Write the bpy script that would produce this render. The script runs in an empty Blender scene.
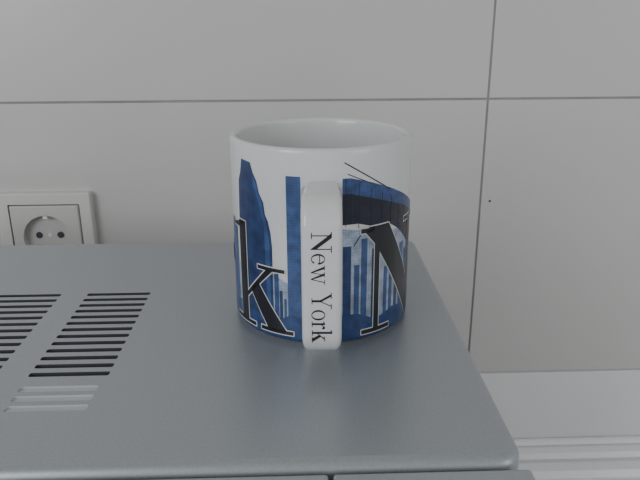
import bpy, bmesh, math, random
from mathutils import Vector, Matrix
random.seed(4)
TOP=1.20          # height of the microwave top
COUNTER=0.90
WALL=0.58
MUGC=(0.0122,0.3468)
scene=bpy.context.scene

# ------------------------------------------------------------- materials
def new_mat(name,col,rough=0.5,metal=0.0,coat=0.0,noise=0.0,nscale=40,bump=0.0,bscale=60,spec=0.5):
    m=bpy.data.materials.new(name); m.use_nodes=True
    nt=m.node_tree; b=nt.nodes['Principled BSDF']
    b.inputs['Base Color'].default_value=(*col,1)
    b.inputs['Roughness'].default_value=rough
    b.inputs['Metallic'].default_value=metal
    b.inputs['Coat Weight'].default_value=coat
    b.inputs['Coat Roughness'].default_value=0.08
    b.inputs['Specular IOR Level'].default_value=spec
    tc=nt.nodes.new('ShaderNodeTexCoord')
    if noise>0:
        n=nt.nodes.new('ShaderNodeTexNoise'); n.inputs['Scale'].default_value=nscale
        n.inputs['Detail'].default_value=4
        nt.links.new(tc.outputs['Object'],n.inputs['Vector'])
        r=nt.nodes.new('ShaderNodeValToRGB')
        r.color_ramp.elements[0].position=0.3; r.color_ramp.elements[1].position=0.7
        r.color_ramp.elements[0].color=(*[c*(1-noise) for c in col],1)
        r.color_ramp.elements[1].color=(*[min(1,c*(1+noise)) for c in col],1)
        nt.links.new(n.outputs['Fac'],r.inputs['Fac'])
        nt.links.new(r.outputs['Color'],b.inputs['Base Color'])
    if bump>0:
        n2=nt.nodes.new('ShaderNodeTexNoise'); n2.inputs['Scale'].default_value=bscale
        n2.inputs['Detail'].default_value=2
        nt.links.new(tc.outputs['Object'],n2.inputs['Vector'])
        bp=nt.nodes.new('ShaderNodeBump'); bp.inputs['Strength'].default_value=bump
        bp.inputs['Distance'].default_value=0.001
        nt.links.new(n2.outputs['Fac'],bp.inputs['Height'])
        nt.links.new(bp.outputs['Normal'],b.inputs['Normal'])
    return m

def print_mat(name,colA,colB,sw,sh,mort):
    """printed picture: blue facade with rows of windows (brick texture on UV in mm)"""
    m=bpy.data.materials.new(name); m.use_nodes=True
    nt=m.node_tree; b=nt.nodes['Principled BSDF']
    b.inputs['Roughness'].default_value=0.3
    uv=nt.nodes.new('ShaderNodeUVMap'); uv.uv_map='UVMap'
    br=nt.nodes.new('ShaderNodeTexBrick'); br.offset=0
    br.inputs['Scale'].default_value=1.0
    br.inputs['Brick Width'].default_value=sw; br.inputs['Row Height'].default_value=sh
    br.inputs['Mortar Size'].default_value=mort; br.inputs['Mortar Smooth'].default_value=1.0
    br.inputs['Color1'].default_value=(*colA,1)
    br.inputs['Color2'].default_value=(*[c*0.92 for c in colA],1)
    br.inputs['Mortar'].default_value=(*colB,1)
    nz=nt.nodes.new('ShaderNodeTexNoise'); nz.inputs['Scale'].default_value=0.16; nz.inputs['Detail'].default_value=3
    mx=nt.nodes.new('ShaderNodeMix'); mx.data_type='RGBA'; mx.blend_type='MULTIPLY'; mx.inputs[0].default_value=0.6
    rp=nt.nodes.new('ShaderNodeValToRGB')
    rp.color_ramp.elements[0].position=0.35; rp.color_ramp.elements[0].color=(.45,.45,.5,1)
    rp.color_ramp.elements[1].position=0.65; rp.color_ramp.elements[1].color=(1.3,1.3,1.3,1)
    nt.links.new(uv.outputs['UV'],br.inputs['Vector']); nt.links.new(uv.outputs['UV'],nz.inputs['Vector'])
    nt.links.new(nz.outputs['Fac'],rp.inputs['Fac'])
    nt.links.new(br.outputs['Color'],mx.inputs[6]); nt.links.new(rp.outputs['Color'],mx.inputs[7])
    nt.links.new(mx.outputs[2],b.inputs['Base Color'])
    return m

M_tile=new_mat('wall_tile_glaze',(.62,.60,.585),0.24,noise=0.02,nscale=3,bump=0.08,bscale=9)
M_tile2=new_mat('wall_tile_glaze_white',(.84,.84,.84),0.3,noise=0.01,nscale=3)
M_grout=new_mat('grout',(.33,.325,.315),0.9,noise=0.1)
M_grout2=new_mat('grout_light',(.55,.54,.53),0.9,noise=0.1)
M_speck=new_mat('tile_chip',(.03,.025,.02),0.8,noise=.1)
M_cer=new_mat('white_ceramic',(.72,.72,.72),0.12,coat=0.4,noise=0.01,nscale=20)
M_micro=new_mat('silver_paint',(.42,.45,.47),0.36,metal=0.5,noise=0.06,nscale=900,bump=0.04,bscale=1500)
M_microf=new_mat('silver_front',(.44,.47,.49),0.4,metal=0.4,noise=0.03,nscale=600)
M_dark=new_mat('vent_dark',(.06,.06,.08),0.7,noise=0.1)
M_lightslot=new_mat('vent_light',(.55,.58,.59),0.45,noise=0.03)
M_plastic=new_mat('socket_plastic',(.70,.695,.66),0.35,noise=0.01)
M_plastic2=new_mat('socket_plastic_in',(.62,.615,.58),0.4,noise=0.01)
M_metal=new_mat('brushed_aluminium',(.97,.98,.99),0.35,metal=0.2,noise=0.02,nscale=200)
M_counter=new_mat('countertop_laminate',(.84,.84,.84),0.35,noise=0.03,nscale=300)
M_floor=new_mat('floor_tile',(.30,.28,.26),0.5,noise=0.1,nscale=4)
M_cab=new_mat('cabinet_white',(.6,.6,.58),0.5,noise=0.02)
M_black=new_mat('print_black',(.014,.014,.020),0.3,noise=0.1)
M_white=new_mat('print_white',(.70,.70,.71),0.2,noise=0.01)
M_b1=print_mat('print_blue_dark',(.026,.050,.145),(.034,.065,.18),1.3,1.6,.14)
M_b2=print_mat('print_blue_mid',(.045,.095,.25),(.065,.125,.30),1.1,1.4,.16)
M_b3=print_mat('print_blue_pale',(.34,.41,.54),(.44,.50,.60),1.4,1.5,.25)
M_b4=print_mat('print_bridge',(.010,.012,.028),(.016,.026,.065),3.0,1.2,.12)
M_b5=print_mat('print_water',(.028,.065,.19),(.045,.095,.25),4,.8,.1)
M_b6=print_mat('print_deck',(.045,.09,.25),(.02,.045,.14),1.6,6,.2)

# ------------------------------------------------------------- helpers
def obj_from_bm(bm,name,mats,parent=None,smooth=False):
    me=bpy.data.meshes.new(name); bm.to_mesh(me); bm.free()
    for m in mats: me.materials.append(m)
    if smooth:
        for p in me.polygons: p.use_smooth=True
    o=bpy.data.objects.new(name,me); scene.collection.objects.link(o)
    if parent: o.parent=parent
    return o

def add_box(bm,x0,x1,y0,y1,z0,z1,bevel=0,mi=0,seg=2):
    r=bmesh.ops.create_cube(bm,size=1)
    vs=r['verts']
    bmesh.ops.transform(bm,matrix=Matrix.Translation(((x0+x1)/2,(y0+y1)/2,(z0+z1)/2))@Matrix.Diagonal((x1-x0,y1-y0,z1-z0,1)),verts=vs)
    fs=set(f for v in vs for f in v.link_faces)
    for f in fs: f.material_index=mi
    if bevel>0:
        es=list(set(e for v in vs for e in v.link_edges))
        bmesh.ops.bevel(bm,geom=es,offset=bevel,segments=seg,profile=.5,affect='EDGES',material=-1)

def rrect(x0,x1,y0,y1,r,n=5):
    pts=[]
    for cx,cy,a0 in ((x1-r,y1-r,0),(x0+r,y1-r,90),(x0+r,y0+r,180),(x1-r,y0+r,270)):
        for i in range(n+1):
            a=math.radians(a0+90*i/n); pts.append((cx+r*math.cos(a),cy+r*math.sin(a)))
    return pts

def loop_verts(bm,pts3): return [bm.verts.new(p) for p in pts3]
def loop_edges(bm,vs): return [bm.edges.new((vs[i],vs[(i+1)%len(vs)])) for i in range(len(vs))]
def bridge(bm,a,b,mi=0,smooth=False):
    n=len(a)
    for i in range(n):
        f=bm.faces.new((a[i],a[(i+1)%n],b[(i+1)%n],b[i])); f.material_index=mi; f.smooth=smooth

# ------------------------------------------------------------- room
# back wall with real tiles
bm=bmesh.new()
ZU=TOP+.0855; ZL=TOP-.1835
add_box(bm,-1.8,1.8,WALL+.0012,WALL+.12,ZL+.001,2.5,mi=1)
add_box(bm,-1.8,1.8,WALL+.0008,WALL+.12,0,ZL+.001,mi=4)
xj=[.165+.6*k for k in range(-3,3)]
H=.2690; zl=[ZU+H*k for k in range(-5,5)]
g=.0009
xs=[-1.8]+[x for x in xj if -1.8<x<1.8]+[1.8]
zs=[0]+[z for z in zl if 0.02<z<2.48]+[2.5]
for i in range(len(xs)-1):
    for j in range(len(zs)-1):
        low=zs[j+1]<ZL+.01
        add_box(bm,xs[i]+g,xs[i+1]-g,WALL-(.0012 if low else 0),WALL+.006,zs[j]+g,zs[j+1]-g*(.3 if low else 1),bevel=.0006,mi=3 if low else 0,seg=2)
# small chip on a tile
r=bmesh.ops.create_circle(bm,cap_ends=True,radius=.0011,segments=10,matrix=Matrix.Translation((.1736,WALL-.0002,TOP-.006))@Matrix.Rotation(math.pi/2,4,'X'))
for v in r['verts']:
    for f in v.link_faces: f.material_index=2
obj_from_bm(bm,'wall_back',[M_tile,M_grout,M_speck,M_tile2,M_grout2])
bm=bmesh.new(); add_box(bm,-1.8,1.8,-2.2,WALL+.12,-.1,0); obj_from_bm(bm,'floor',[M_floor])
bm=bmesh.new(); add_box(bm,-1.8,1.8,-2.2,WALL+.12,2.5,2.6); obj_from_bm(bm,'ceiling',[M_cab])

# base cabinet and worktop
cab=bpy.data.objects.new('kitchen_base_cabinet',None); scene.collection.objects.link(cab)
CB=WALL-.03
bm=bmesh.new(); add_box(bm,-1.5,1.5,.02,CB,.10,COUNTER-.04); obj_from_bm(bm,'carcass',[M_cab],cab)
bm=bmesh.new(); add_box(bm,-1.5,1.5,.06,CB,0,.10); obj_from_bm(bm,'plinth',[M_cab],cab)
bm=bmesh.new()
for i in range(5): add_box(bm,-1.5+.6*i+.002,-1.5+.6*(i+1)-.002,0,.02,.11,COUNTER-.045,bevel=.001)
obj_from_bm(bm,'cabinet_fronts',[M_cab],cab)
bm=bmesh.new(); add_box(bm,-1.5,1.5,-.02,WALL-.0015,COUNTER-.04,COUNTER,bevel=.003)
obj_from_bm(bm,'countertop',[M_counter])

# ribbed aluminium upstand between worktop and tiles
prof=[(0,.0365),(.0010,.0365),(.0010,.0395),(.004,.0395),(.0055,.0380),(.0062,.0355),(.0062,.0345),(.0030,.0342),(.0030,.0330),(.0070,.0325),(.0125,.0295),(.0155,.0260),
      (.0158,.0245),(.0110,.0240),(.0110,.0215),(.0170,.0210),(.0240,.0165),(.0285,.0110),(.0288,.0085),(.0250,.0080),(.0250,.0060),(.0310,.0050),(.033,.0),(0,0)]
bm=bmesh.new()
A=[bm.verts.new((-1.5,WALL-.0012-d,COUNTER+z)) for d,z in prof]
B=[bm.verts.new((1.5,WALL-.0012-d,COUNTER+z)) for d,z in prof]
n=len(prof)
for i in range(n): bm.faces.new((A[i],A[(i+1)%n],B[(i+1)%n],B[i]))
bm.faces.new(A[::-1]); bm.faces.new(B)
bmesh.ops.recalc_face_normals(bm,faces=bm.faces)
obj_from_bm(bm,'trim_1',[M_metal])

# ------------------------------------------------------------- microwave
mw=bpy.data.objects.new('microwave_oven',None); scene.collection.objects.link(mw)
X0,X1,Y0,Y1=-.37,.0845,.2075,.464
bm=bmesh.new()
R=.0045
loops=[]
steps=5
def rr(ins,z): 
    return [(x,y,z) for x,y in rrect(X0+ins,X1-ins,Y0+ins,Y1-ins,max(.0015,.010-ins*.8),8)]
for i in range(steps+1):
    a=math.pi/2*i/steps
    loops.append(loop_verts(bm,rr(R*(1-math.cos(a)) ,TOP-R+R*math.sin(a))))
base=loop_verts(bm,rr(0,COUNTER+.014))
bridge(bm,base,loops[0])
for i in range(steps): bridge(bm,loops[i],loops[i+1],smooth=True)
bm.faces.new(base[::-1])
# vent slots
edges=[bm.edges.get((loops[-1][i],loops[-1][(i+1)%len(loops[-1])])) for i in range(len(loops[-1]))]
slots=[]
for gx in (-.126,-.1785,-.231,-.2835):
    for k in range(13):
        y=.277+k*.00767
        slots.append((gx,gx+.037,y-.0018,y+.0018,False))
    for k in range(3):
        if gx in(-.126,-.231): 
            y=.249+k*.0077; slots.append((gx,gx+.035,y-.0022,y+.0022,True))
sl=[]
for x0,x1,y0,y1,light in slots:
    pts=rrect(x0,x1,y0,y1,(y1-y0)/2*.6,4)
    vs=loop_verts(bm,[(x,y,TOP) for x,y in pts]); edges+=loop_edges(bm,vs); sl.append((vs,pts,light))
bmesh.ops.triangle_fill(bm,edges=edges,use_beauty=True,use_dissolve=False,normal=(0,0,1))
for vs,pts,light in sl:
    d=.0010 if light else .0035
    lo=loop_verts(bm,[(x,y,TOP-d) for x,y in pts])
    bridge(bm,lo,vs,mi=2 if light else 1)
    f=bm.faces.new(lo); f.material_index=2 if light else 1
bmesh.ops.recalc_face_normals(bm,faces=bm.faces)
obj_from_bm(bm,'housing',[M_micro,M_dark,M_lightslot],mw)
bm=bmesh.new()
for fx in (X0+.03,X1-.05):
    for fy in (Y0+.02,Y1-.05):
        bmesh.ops.create_cone(bm,cap_ends=True,segments=20,radius1=.011,radius2=.013,depth=.015,matrix=Matrix.Translation((fx,fy,COUNTER+.0075)))
obj_from_bm(bm,'feet',[M_dark],mw)
bm=bmesh.new(); add_box(bm,X0,.0095,Y0-.022,Y0-.0016,COUNTER+.018,TOP-.0030,bevel=.0012)
add_box(bm,.0113,X1+.001,Y0-.022,Y0-.0016,COUNTER+.018,TOP-.0030,bevel=.0012)
add_box(bm,X0+.006,X1-.006,Y0-.0100,Y0+.001,COUNTER+.03,TOP-.012,mi=1)
obj_from_bm(bm,'front_panels',[M_microf,M_dark],mw)
bm=bmesh.new(); add_box(bm,X0+.05,-.03,Y0-.0235,Y0-.0215,COUNTER+.05,TOP-.05,bevel=.0008); obj_from_bm(bm,'door_glass',[M_black],mw)
bm=bmesh.new()
for zz in (.07,.15):
    bmesh.ops.create_cone(bm,cap_ends=True,segments=32,radius1=.018,radius2=.016,depth=.016,
      matrix=Matrix.Translation((.047,Y0-.030,COUNTER+zz))@Matrix.Rotation(math.pi/2,4,'X'))
obj_from_bm(bm,'control_knobs',[M_microf],mw)
bm=bmesh.new(); add_box(bm,-.018,-.008,Y0-.04,Y0-.030,COUNTER+.06,TOP-.05,bevel=.003)
add_box(bm,-.016,-.010,Y0-.031,Y0-.0215,COUNTER+.065,COUNTER+.075); add_box(bm,-.016,-.010,Y0-.031,Y0-.0215,TOP-.065,TOP-.055)
obj_from_bm(bm,'door_handle',[M_metal],mw)

# ------------------------------------------------------------- wall socket
sk=bpy.data.objects.new('wall_socket',None); scene.collection.objects.link(sk)
sk.location=(-.2235,WALL,TOP-.0325)
def socket_plate(name,half,r,hole,y_out,y_in,mat,circle=False,ybot=None):
    bm=bmesh.new()
    b=.0012
    o0=loop_verts(bm,[(x,y_in,z) for x,z in rrect(-half,half,-half,half,r)])
    o1=loop_verts(bm,[(x,y_out+b,z) for x,z in rrect(-half,half,-half,half,r)])
    o2=loop_verts(bm,[(x,y_out,z) for x,z in rrect(-half+b,half-b,-half+b,half-b,max(r-b,.0005))])
    bridge(bm,o0,o1); bridge(bm,o1,o2,smooth=True)
    e=[bm.edges.get((o2[i],o2[(i+1)%len(o2)])) for i in range(len(o2))]
    if circle: pts=[(hole*math.cos(2*math.pi*i/48),hole*math.sin(2*math.pi*i/48)) for i in range(48)]
    else: pts=rrect(-hole,hole,-hole,hole,.001)
    h=loop_verts(bm,[(x,y_out,z) for x,z in pts]); e+=loop_edges(bm,h)
    bmesh.ops.triangle_fill(bm,edges=e,use_beauty=True,normal=(0,-1,0))
    hb=loop_verts(bm,[(x,ybot,z) for x,z in pts]); bridge(bm,h,hb); bm.faces.new(hb)
    bmesh.ops.recalc_face_normals(bm,faces=bm.faces)
    return obj_from_bm(bm,name,[mat],sk)
socket_plate('frame',.0412,.002,.0312,-.0085,0,M_plastic,ybot=-.0015)
socket_plate('insert',.0300,.0008,.0210,-.0090,-.0015,M_plastic2,circle=True,ybot=-.0020)
bm=bmesh.new()
for sx in(-1,1):
    bmesh.ops.create_cone(bm,cap_ends=True,segments=20,radius1=.0030,radius2=.0030,depth=.0006,matrix=Matrix.Translation((sx*.0095,-.0022,.001))@Matrix.Rotation(math.pi/2,4,'X'))
obj_from_bm(bm,'pin_holes',[M_dark],sk)
bm=bmesh.new()
bmesh.ops.create_cone(bm,cap_ends=True,segments=16,radius1=.0016,radius2=.0016,depth=.0006,matrix=Matrix.Translation((0,-.0022,.001))@Matrix.Rotation(math.pi/2,4,'X'))
for sz in(-1,1): add_box(bm,-.002,.002,-.0085,-.0020,sz*.0190-.0012,sz*.0190+.0012,bevel=.0003)
obj_from_bm(bm,'earth_contacts',[M_metal],sk)

# ------------------------------------------------------------- mug
mug=bpy.data.objects.new('coffee_mug',None); scene.collection.objects.link(mug)
mug.location=(MUGC[0],MUGC[1],TOP+.0002); mug.rotation_euler=(0,0,math.radians(-1.9))
RO=.0473; HT=.0995
pr=[(0,.0025),(.036,.0025),(.0385,.0008),(.0405,0),(.0430,.0002)]
for i in range(1,7):
    a=-math.pi/2+math.pi/2*i/6; pr.append((RO-.0035+.0035*math.cos(a),.0038+.0035*math.sin(a)))
pr+=[(RO,.03),(RO,.06),(RO,.09)]
for i in range(0,9):
    a=math.pi*i/8; pr.append((RO-.0019+.0019*math.cos(a),HT-.0019+.0019*math.sin(a)))
pr+=[(RO-.0038,.06),(RO-.0038,.016)]
for i in range(1,6):
    a=math.pi/2*i/5; pr.append((RO-.0038-.009+.009*math.cos(a),.015-.009*math.sin(a)))
pr+=[(0,.006)]
bm=bmesh.new(); S=128; rings=[]
for (r,z) in pr:
    if r==0: rings.append([bm.verts.new((0,0,z))])
    else: rings.append([bm.verts.new((r*math.sin(2*math.pi*k/S),-r*math.cos(2*math.pi*k/S),z)) for k in range(S)])
for a,b in zip(rings[:-1],rings[1:]):
    for k in range(S):
        k2=(k+1)%S
        if len(a)==1: bm.faces.new((a[0],b[k2],b[k]))
        elif len(b)==1: bm.faces.new((a[k],a[k2],b[0]))
        else: bm.faces.new((a[k],a[k2],b[k2],b[k]))
bmesh.ops.recalc_face_normals(bm,faces=bm.faces)
obj_from_bm(bm,'mug_body',[M_cer],mug,smooth=True)

# handle : sweep of a rounded rectangle along a D shaped path
W2=.0089; TH=.0037
path=[]
def arc(cx,cz,r,a0,a1,n):
    for i in range(n+1):
        a=math.radians(a0+(a1-a0)*i/n); path.append((cx+r*math.cos(a),cz+r*math.sin(a)))
for d in (.0452,.0475,.050,.0525,.055,.0585): path.append((d,.0810))
arc(.0655,.0708,.0102,82,0,9)
path+= [(.0757,.055),(.0757,.040),(.0757,.026)]
arc(.0655,.0229,.0102,0,-82,9)
for d in (.0585,.055,.052,.0475,.0452): path.append((d,.0125))
bm=bmesh.new(); rings=[]
NP=len(path)
for i,(d,z) in enumerate(path):
    p0=path[max(i-1,0)]; p1=path[min(i+1,NP-1)]
    t=Vector((p1[0]-p0[0],p1[1]-p0[1])).normalized(); nrm=Vector((-t.y,t.x))
    if i<NP/2:
        u=min(1,max(0,(d-.0445)/.012)); fl=.45+.55*math.sqrt(1-(1-u)**2)
    else:
        u=min(1,max(0,(z-.0122)/.008)); fl=.76+.24*math.sqrt(1-(1-u)**2)
    sec=rrect(-W2*fl,W2*fl,-TH,TH,.0026,5)
    rings.append([bm.verts.new((sx,-(d+nrm.x*sy),z+nrm.y*sy)) for sx,sy in sec])
for a,b in zip(rings[:-1],rings[1:]): bridge(bm,a,b,smooth=True)
bm.faces.new(rings[0]); bm.faces.new(rings[-1])
bmesh.ops.recalc_face_normals(bm,faces=bm.faces)
obj_from_bm(bm,'mug_handle',[M_cer],mug,smooth=False)

# ---- glyph library (cap height = 1), lists of polygons
def ring(cx,cy,rx,ry,wx,wy,a0=0,a1=360,n=28):
    polys=[]
    def pt(a,inner):
        a=math.radians(a)
        return (cx+(rx-(wx if inner else 0))*math.cos(a),cy+(ry-(wy if inner else 0))*math.sin(a))
    for i in range(n):
        b0=a0+(a1-a0)*i/n; b1=a0+(a1-a0)*(i+1)/n
        polys.append([pt(b0,0),pt(b1,0),pt(b1,1),pt(b0,1)])
    return polys
def disc(cx,cy,r,n=12): return [(cx+r*math.cos(2*math.pi*i/n),cy+r*math.sin(2*math.pi*i/n)) for i in range(n)]
def q(x0,x1,y0,y1): return [(x0,y0),(x1,y0),(x1,y1),(x0,y1)]
G={}
G['N']=(1.10,[q(.17,.225,.02,.93),q(.03,.37,0,.04),q(0,.20,.96,1),[(.05,.975),(.10,1),(.31,1),(.93,.22),(.93,-.02),(.89,-.02),(.175,.86)],q(.88,.93,-.02,.97),q(.73,1.09,.96,1)])
# heavier capital used on the mug body
G['NB']=(1.0,[q(.17,.235,.02,.93),q(.02,.40,0,.04),q(0,.20,.96,1),[(.04,.975),(.10,1.01),(.36,1.01),(.86,.30),(.86,-.02),(.82,-.02),(.18,.84)],q(.80,.86,-.02,.97),q(.66,1.0,.96,1)])
G['k']=(.76,[q(.12,.25,.02,1.03),[(0,.95),(.13,.955),(.25,1.03),(.22,1.03),(0,.985)],q(.0,.37,0,.038),
   [(.25,.28),(.25,.33),(.53,.62),(.61,.62)],q(.42,.74,.615,.65),[(.31,.375),(.42,.475),(.76,.02),(.55,.02)],q(.45,.82,0,.038)])
G['e']=(.66,ring(.33,.33,.29,.345,.10,.035,0,325,28)+[q(.08,.60,.385,.425)])
G['w']=(1.06,[[(.06,.64),(.20,.64),(.42,.0),(.36,-.02)],[(.50,.60),(.54,.60),(.40,-.02),(.36,-.02)],[(.42,.64),(.56,.64),(.78,0),(.72,-.02)],
   [(.90,.64),(.945,.64),(.775,-.02),(.73,-.02)],q(0,.27,.63,.66),q(.37,.63,.63,.66),q(.79,1.05,.63,.66)])
G['Y']=(1.02,[q(.445,.58,.02,.46),q(.32,.71,0,.038),[(.08,.97),(.24,.97),(.58,.44),(.445,.44)],[(.80,.97),(.86,.97),(.56,.44),(.50,.44)],q(0,.36,.96,1),q(.68,1.02,.96,1)])
G['o']=(.74,ring(.36,.33,.325,.345,.11,.035,0,360,36))
G['r']=(.55,[q(.12,.24,.02,.66),q(.0,.38,0,.036),[(0,.57),(.12,.59),(.24,.67),(.2,.67),(0,.61)],[(.24,.45),(.24,.52),(.36,.66),(.44,.67),(.50,.62),(.42,.58),(.34,.57)],disc(.45,.585,.07)])
def outline(polys,o):
    out=[]
    for p in polys:
        out.append(p)
        for i in range(len(p)):
            a=Vector(p[i]); b=Vector(p[(i+1)%len(p)])
            if (b-a).length<1e-6: continue
            t=(b-a).normalized(); nn=Vector((-t.y,t.x))*o
            out.append([tuple(a+nn),tuple(a-nn),tuple(b-nn),tuple(b+nn)])
            out.append(disc(a.x,a.y,o,10))
    return out
def tf(polys,sx,sy,ox,oy): return [[(x*sx+ox,y*sy+oy) for x,y in p] for p in polys]

# ---- wrap printed artwork round the mug; coordinates (degrees , mm above base)
def wrapped(name,layers,mats):
    """layers = list of (polys, offset_mm, material index)"""
    bm=bmesh.new(); uvl=bm.loops.layers.uv.new('UVMap')
    for polys,off,mi in layers:
        for p in polys:
            t=bmesh.new()
            try:
                f=t.faces.new([t.verts.new((x,y,0)) for x,y in p])
            except Exception: t.free(); continue
            bmesh.ops.triangulate(t,faces=t.faces[:])
            lo=min(x for x,y in p); hi=max(x for x,y in p)
            k=math.ceil(lo/2.5)
            while k*2.5<hi:
                bmesh.ops.bisect_plane(t,geom=t.verts[:]+t.edges[:]+t.faces[:],plane_co=(k*2.5,0,0),plane_no=(1,0,0)); k+=1
            if min(y for x,y in p)<3.8:
                for zc in (1.0,1.8,2.8,3.8):
                    bmesh.ops.bisect_plane(t,geom=t.verts[:]+t.edges[:]+t.faces[:],plane_co=(0,zc,0),plane_no=(0,1,0))
            r=RO+off*.001
            for f in t.faces:
                vs=[]; uvs=[]
                for v in f.verts:
                    a=math.radians(v.co.x); z=max(v.co.y,.5)*.001
                    rr_=r
                    if z<.0038: rr_=RO-.0035+.0035*math.sqrt(max(0,1-((.0038-z)/.0035)**2))+off*.001
                    vs.append(bm.verts.new((rr_*math.sin(a),-rr_*math.cos(a),z))); uvs.append((v.co.x*.829,v.co.y))
                nf=bm.faces.new(vs); nf.material_index=mi; nf.smooth=True
                for l,u in zip(nf.loops,uvs): l[uvl].uv=u
            t.free()
    # outward normals
    for f in bm.faces:
        f.normal_update()
        c=f.calc_center_median()
        if f.normal.x*c.x+f.normal.y*c.y<0: f.normal_flip()
    return obj_from_bm(bm,name,mats,mug)
def bld(x0,x1,z0,z1): return q(x0,x1,z0,z1)
dark=[];mid=[];pale=[];bridgep=[];water=[];deck=[]
# left panorama
pale.append([(-88,2),(-12,2),(-12,26),(-20,32),(-29,36),(-36,36),(-60,36),(-88,36)])
dark.append([(-62,2),(-30.5,2),(-30.5,50),(-31.3,57),(-33,63),(-35,66),(-36,72),(-39,76),(-41,82),(-44,86),(-46,90.5),(-55,91.2),(-57,84),(-59.5,80),(-60.5,66)])
mid.append([(-45,87),(-41,80),(-38,74),(-34,62),(-32.2,50),(-32.2,10),(-35,10),(-36,60),(-40,72),(-44,80)])
mid.append(bld(-20.5,-11.8,2,86.5)); dark.append(bld(-14,-11.8,2,86.5))
mid.append(bld(-29.5,-26.5,4,38)); dark.append(bld(-26,-24,4,28)); mid.append(bld(-76,-65,4,58)); dark.append(bld(-86,-77,4,44)); mid.append(bld(-23,-21.5,2,24))
water.append([(-88,.8),(-11,.8),(-11,14),(-18,16),(-25,13),(-40,13),(-60,15),(-88,12)])
# right panorama
pale.append([(12,2),(95,2),(95,54),(50,56),(12,61)])
for i,(x0,x1,h) in enumerate(((12.5,17.5,52),(19.5,22.8,42),(24.0,28,55),(31.4,37,49),(41,44,38),(46,49,50),(51.5,55,36),(57,62,47),(64,68,42),(70,76,50),(78,86,40))):
    (dark if i%3==0 else mid).append(bld(x0,x1,6,h))
bridgep.append([(12,63),(12,82),(17,82),(30,79),(45,74),(60,69),(78,62),(95,55),(95,36),(78,40),(66,47),(55,55),(45,60),(38,59),(30,61),(22,63)])
deck.append([(12,85.5),(17,85.5),(30,82.5),(45,78),(60,72.5),(78,65),(95,58),(95,53.5),(78,60),(60,66.5),(45,71),(30,75),(17,78),(12,78)])
water.append([(11,.8),(95,.8),(95,14),(70,11),(50,14),(35,11),(22,16),(11,16)])
# rest of the wrap (back side)
x=97
while x<262:
    w=random.uniform(4,10); h=random.uniform(35,85)
    (mid if random.random()<.5 else dark).append(bld(x,x+w,4,h)); x+=w+random.uniform(1,7)
water.append([(96,.8),(266,.8),(266,14),(96,12)])
def line(a,b,w):
    a=Vector(a);b=Vector(b);t=(b-a).normalized();nn=Vector((-t.y,t.x))*w/2
    return [tuple(a+nn),tuple(a-nn),tuple(b-nn),tuple(b+nn)]
cables=[line((13,93),(44,77.5),.55),line((15,87.5),(30,82),.4),line((19,52),(26,60),.5)]
for k in range(9): cables.append(line((14+k*8,85.5-k*2.9),(14+k*8,62-k*1.2),.35))
wrapped('printed_city',[(pale,.05,0),(dark,.10,1),(bridgep,.12,3),(mid,.14,2),(deck,.16,6),(water,.17,4),(cables,.2,5)],[M_b3,M_b1,M_b2,M_b4,M_b5,M_black,M_b6])
# big letters in relief
D=1/.829
def big(ch,x_mm,base,h,sx=1):
    w,p=G[ch]; return tf(p,h*D*sx,h,x_mm*D,base)
def bigo(ch,x_mm,base,h,o,sx=1):
    w,p=G[ch]; return tf(outline(p,o/h),h*D*sx,h,x_mm*D,base)
lets=[('k',-56.5,4.5,53.5,.96),('NB',19.5,4,56,.84),('r',-92,4,53,1)]
lay=[]
for c,x,b,h,sx in lets:
    lay.append((bigo(c,x,b,h,.6,sx),.30,1)); lay.append((big(c,x,b,h,sx),.42,0))
wrapped('printed_letters',lay,[M_black,M_white])

# handle lettering, reading downwards
bm=bmesh.new()
def put(txt,z_start,h,x_base,z_end):
    total=sum(G[c][0] for c in txt)*h; k=(z_start-z_end)/total
    cur=0
    for c in txt:
        w,p=G[c]
        for poly in p:
            f=bm.faces.new([bm.verts.new((x_base+y*h,-(.0757+TH+.00012),z_start-(cur+x*h)*k)) for x,y in poly])
            f.normal_update()
            if f.normal.y>0: f.normal_flip()
        cur+=w*h
put('New',.0707,.0088,-.0045,.0465)
put('York',.0428,.0088,-.0045,.0190)
bmesh.ops.triangulate(bm,faces=bm.faces[:])
obj_from_bm(bm,'handle_lettering',[M_black],mug)

# ------------------------------------------------------------- light
w=bpy.data.worlds.new('World'); scene.world=w; w.use_nodes=True
bg=w.node_tree.nodes['Background']; bg.inputs['Color'].default_value=(.91,.955,1,1); bg.inputs['Strength'].default_value=.53
def area(name,loc,target,sx,sy,power,col):
    l=bpy.data.lights.new(name,'AREA'); l.shape='RECTANGLE'; l.size=sx; l.size_y=sy; l.energy=power; l.color=col
    o=bpy.data.objects.new(name,l); scene.collection.objects.link(o); o.location=loc
    o.rotation_euler=(Vector(target)-Vector(loc)).to_track_quat('-Z','Y').to_euler(); return o
area('window_daylight',(-1.3,-1.2,1.9),(0,.4,1.2),1.1,1.2,16,(.96,.98,1))
area('fill_right',(1.5,-1.0,1.7),(.1,.4,1.15),.8,1.0,4.5,(1,.98,.95))  # fill lamp added on the right to brighten the metal trim

# ------------------------------------------------------------- camera
cd=bpy.data.cameras.new('Camera'); cam=bpy.data.objects.new('Camera',cd); scene.collection.objects.link(cam)
cd.sensor_width=36; cd.lens=669/640*36; cd.clip_start=.01
from mathutils import Euler
rot=Euler((math.radians(90-19.1),0,math.radians(-1.9))).to_matrix()@Matrix.Rotation(math.radians(-.25),3,'Z')
cam.location=(0,0,TOP+.16); cam.rotation_euler=rot.to_euler()
scene.camera=cam
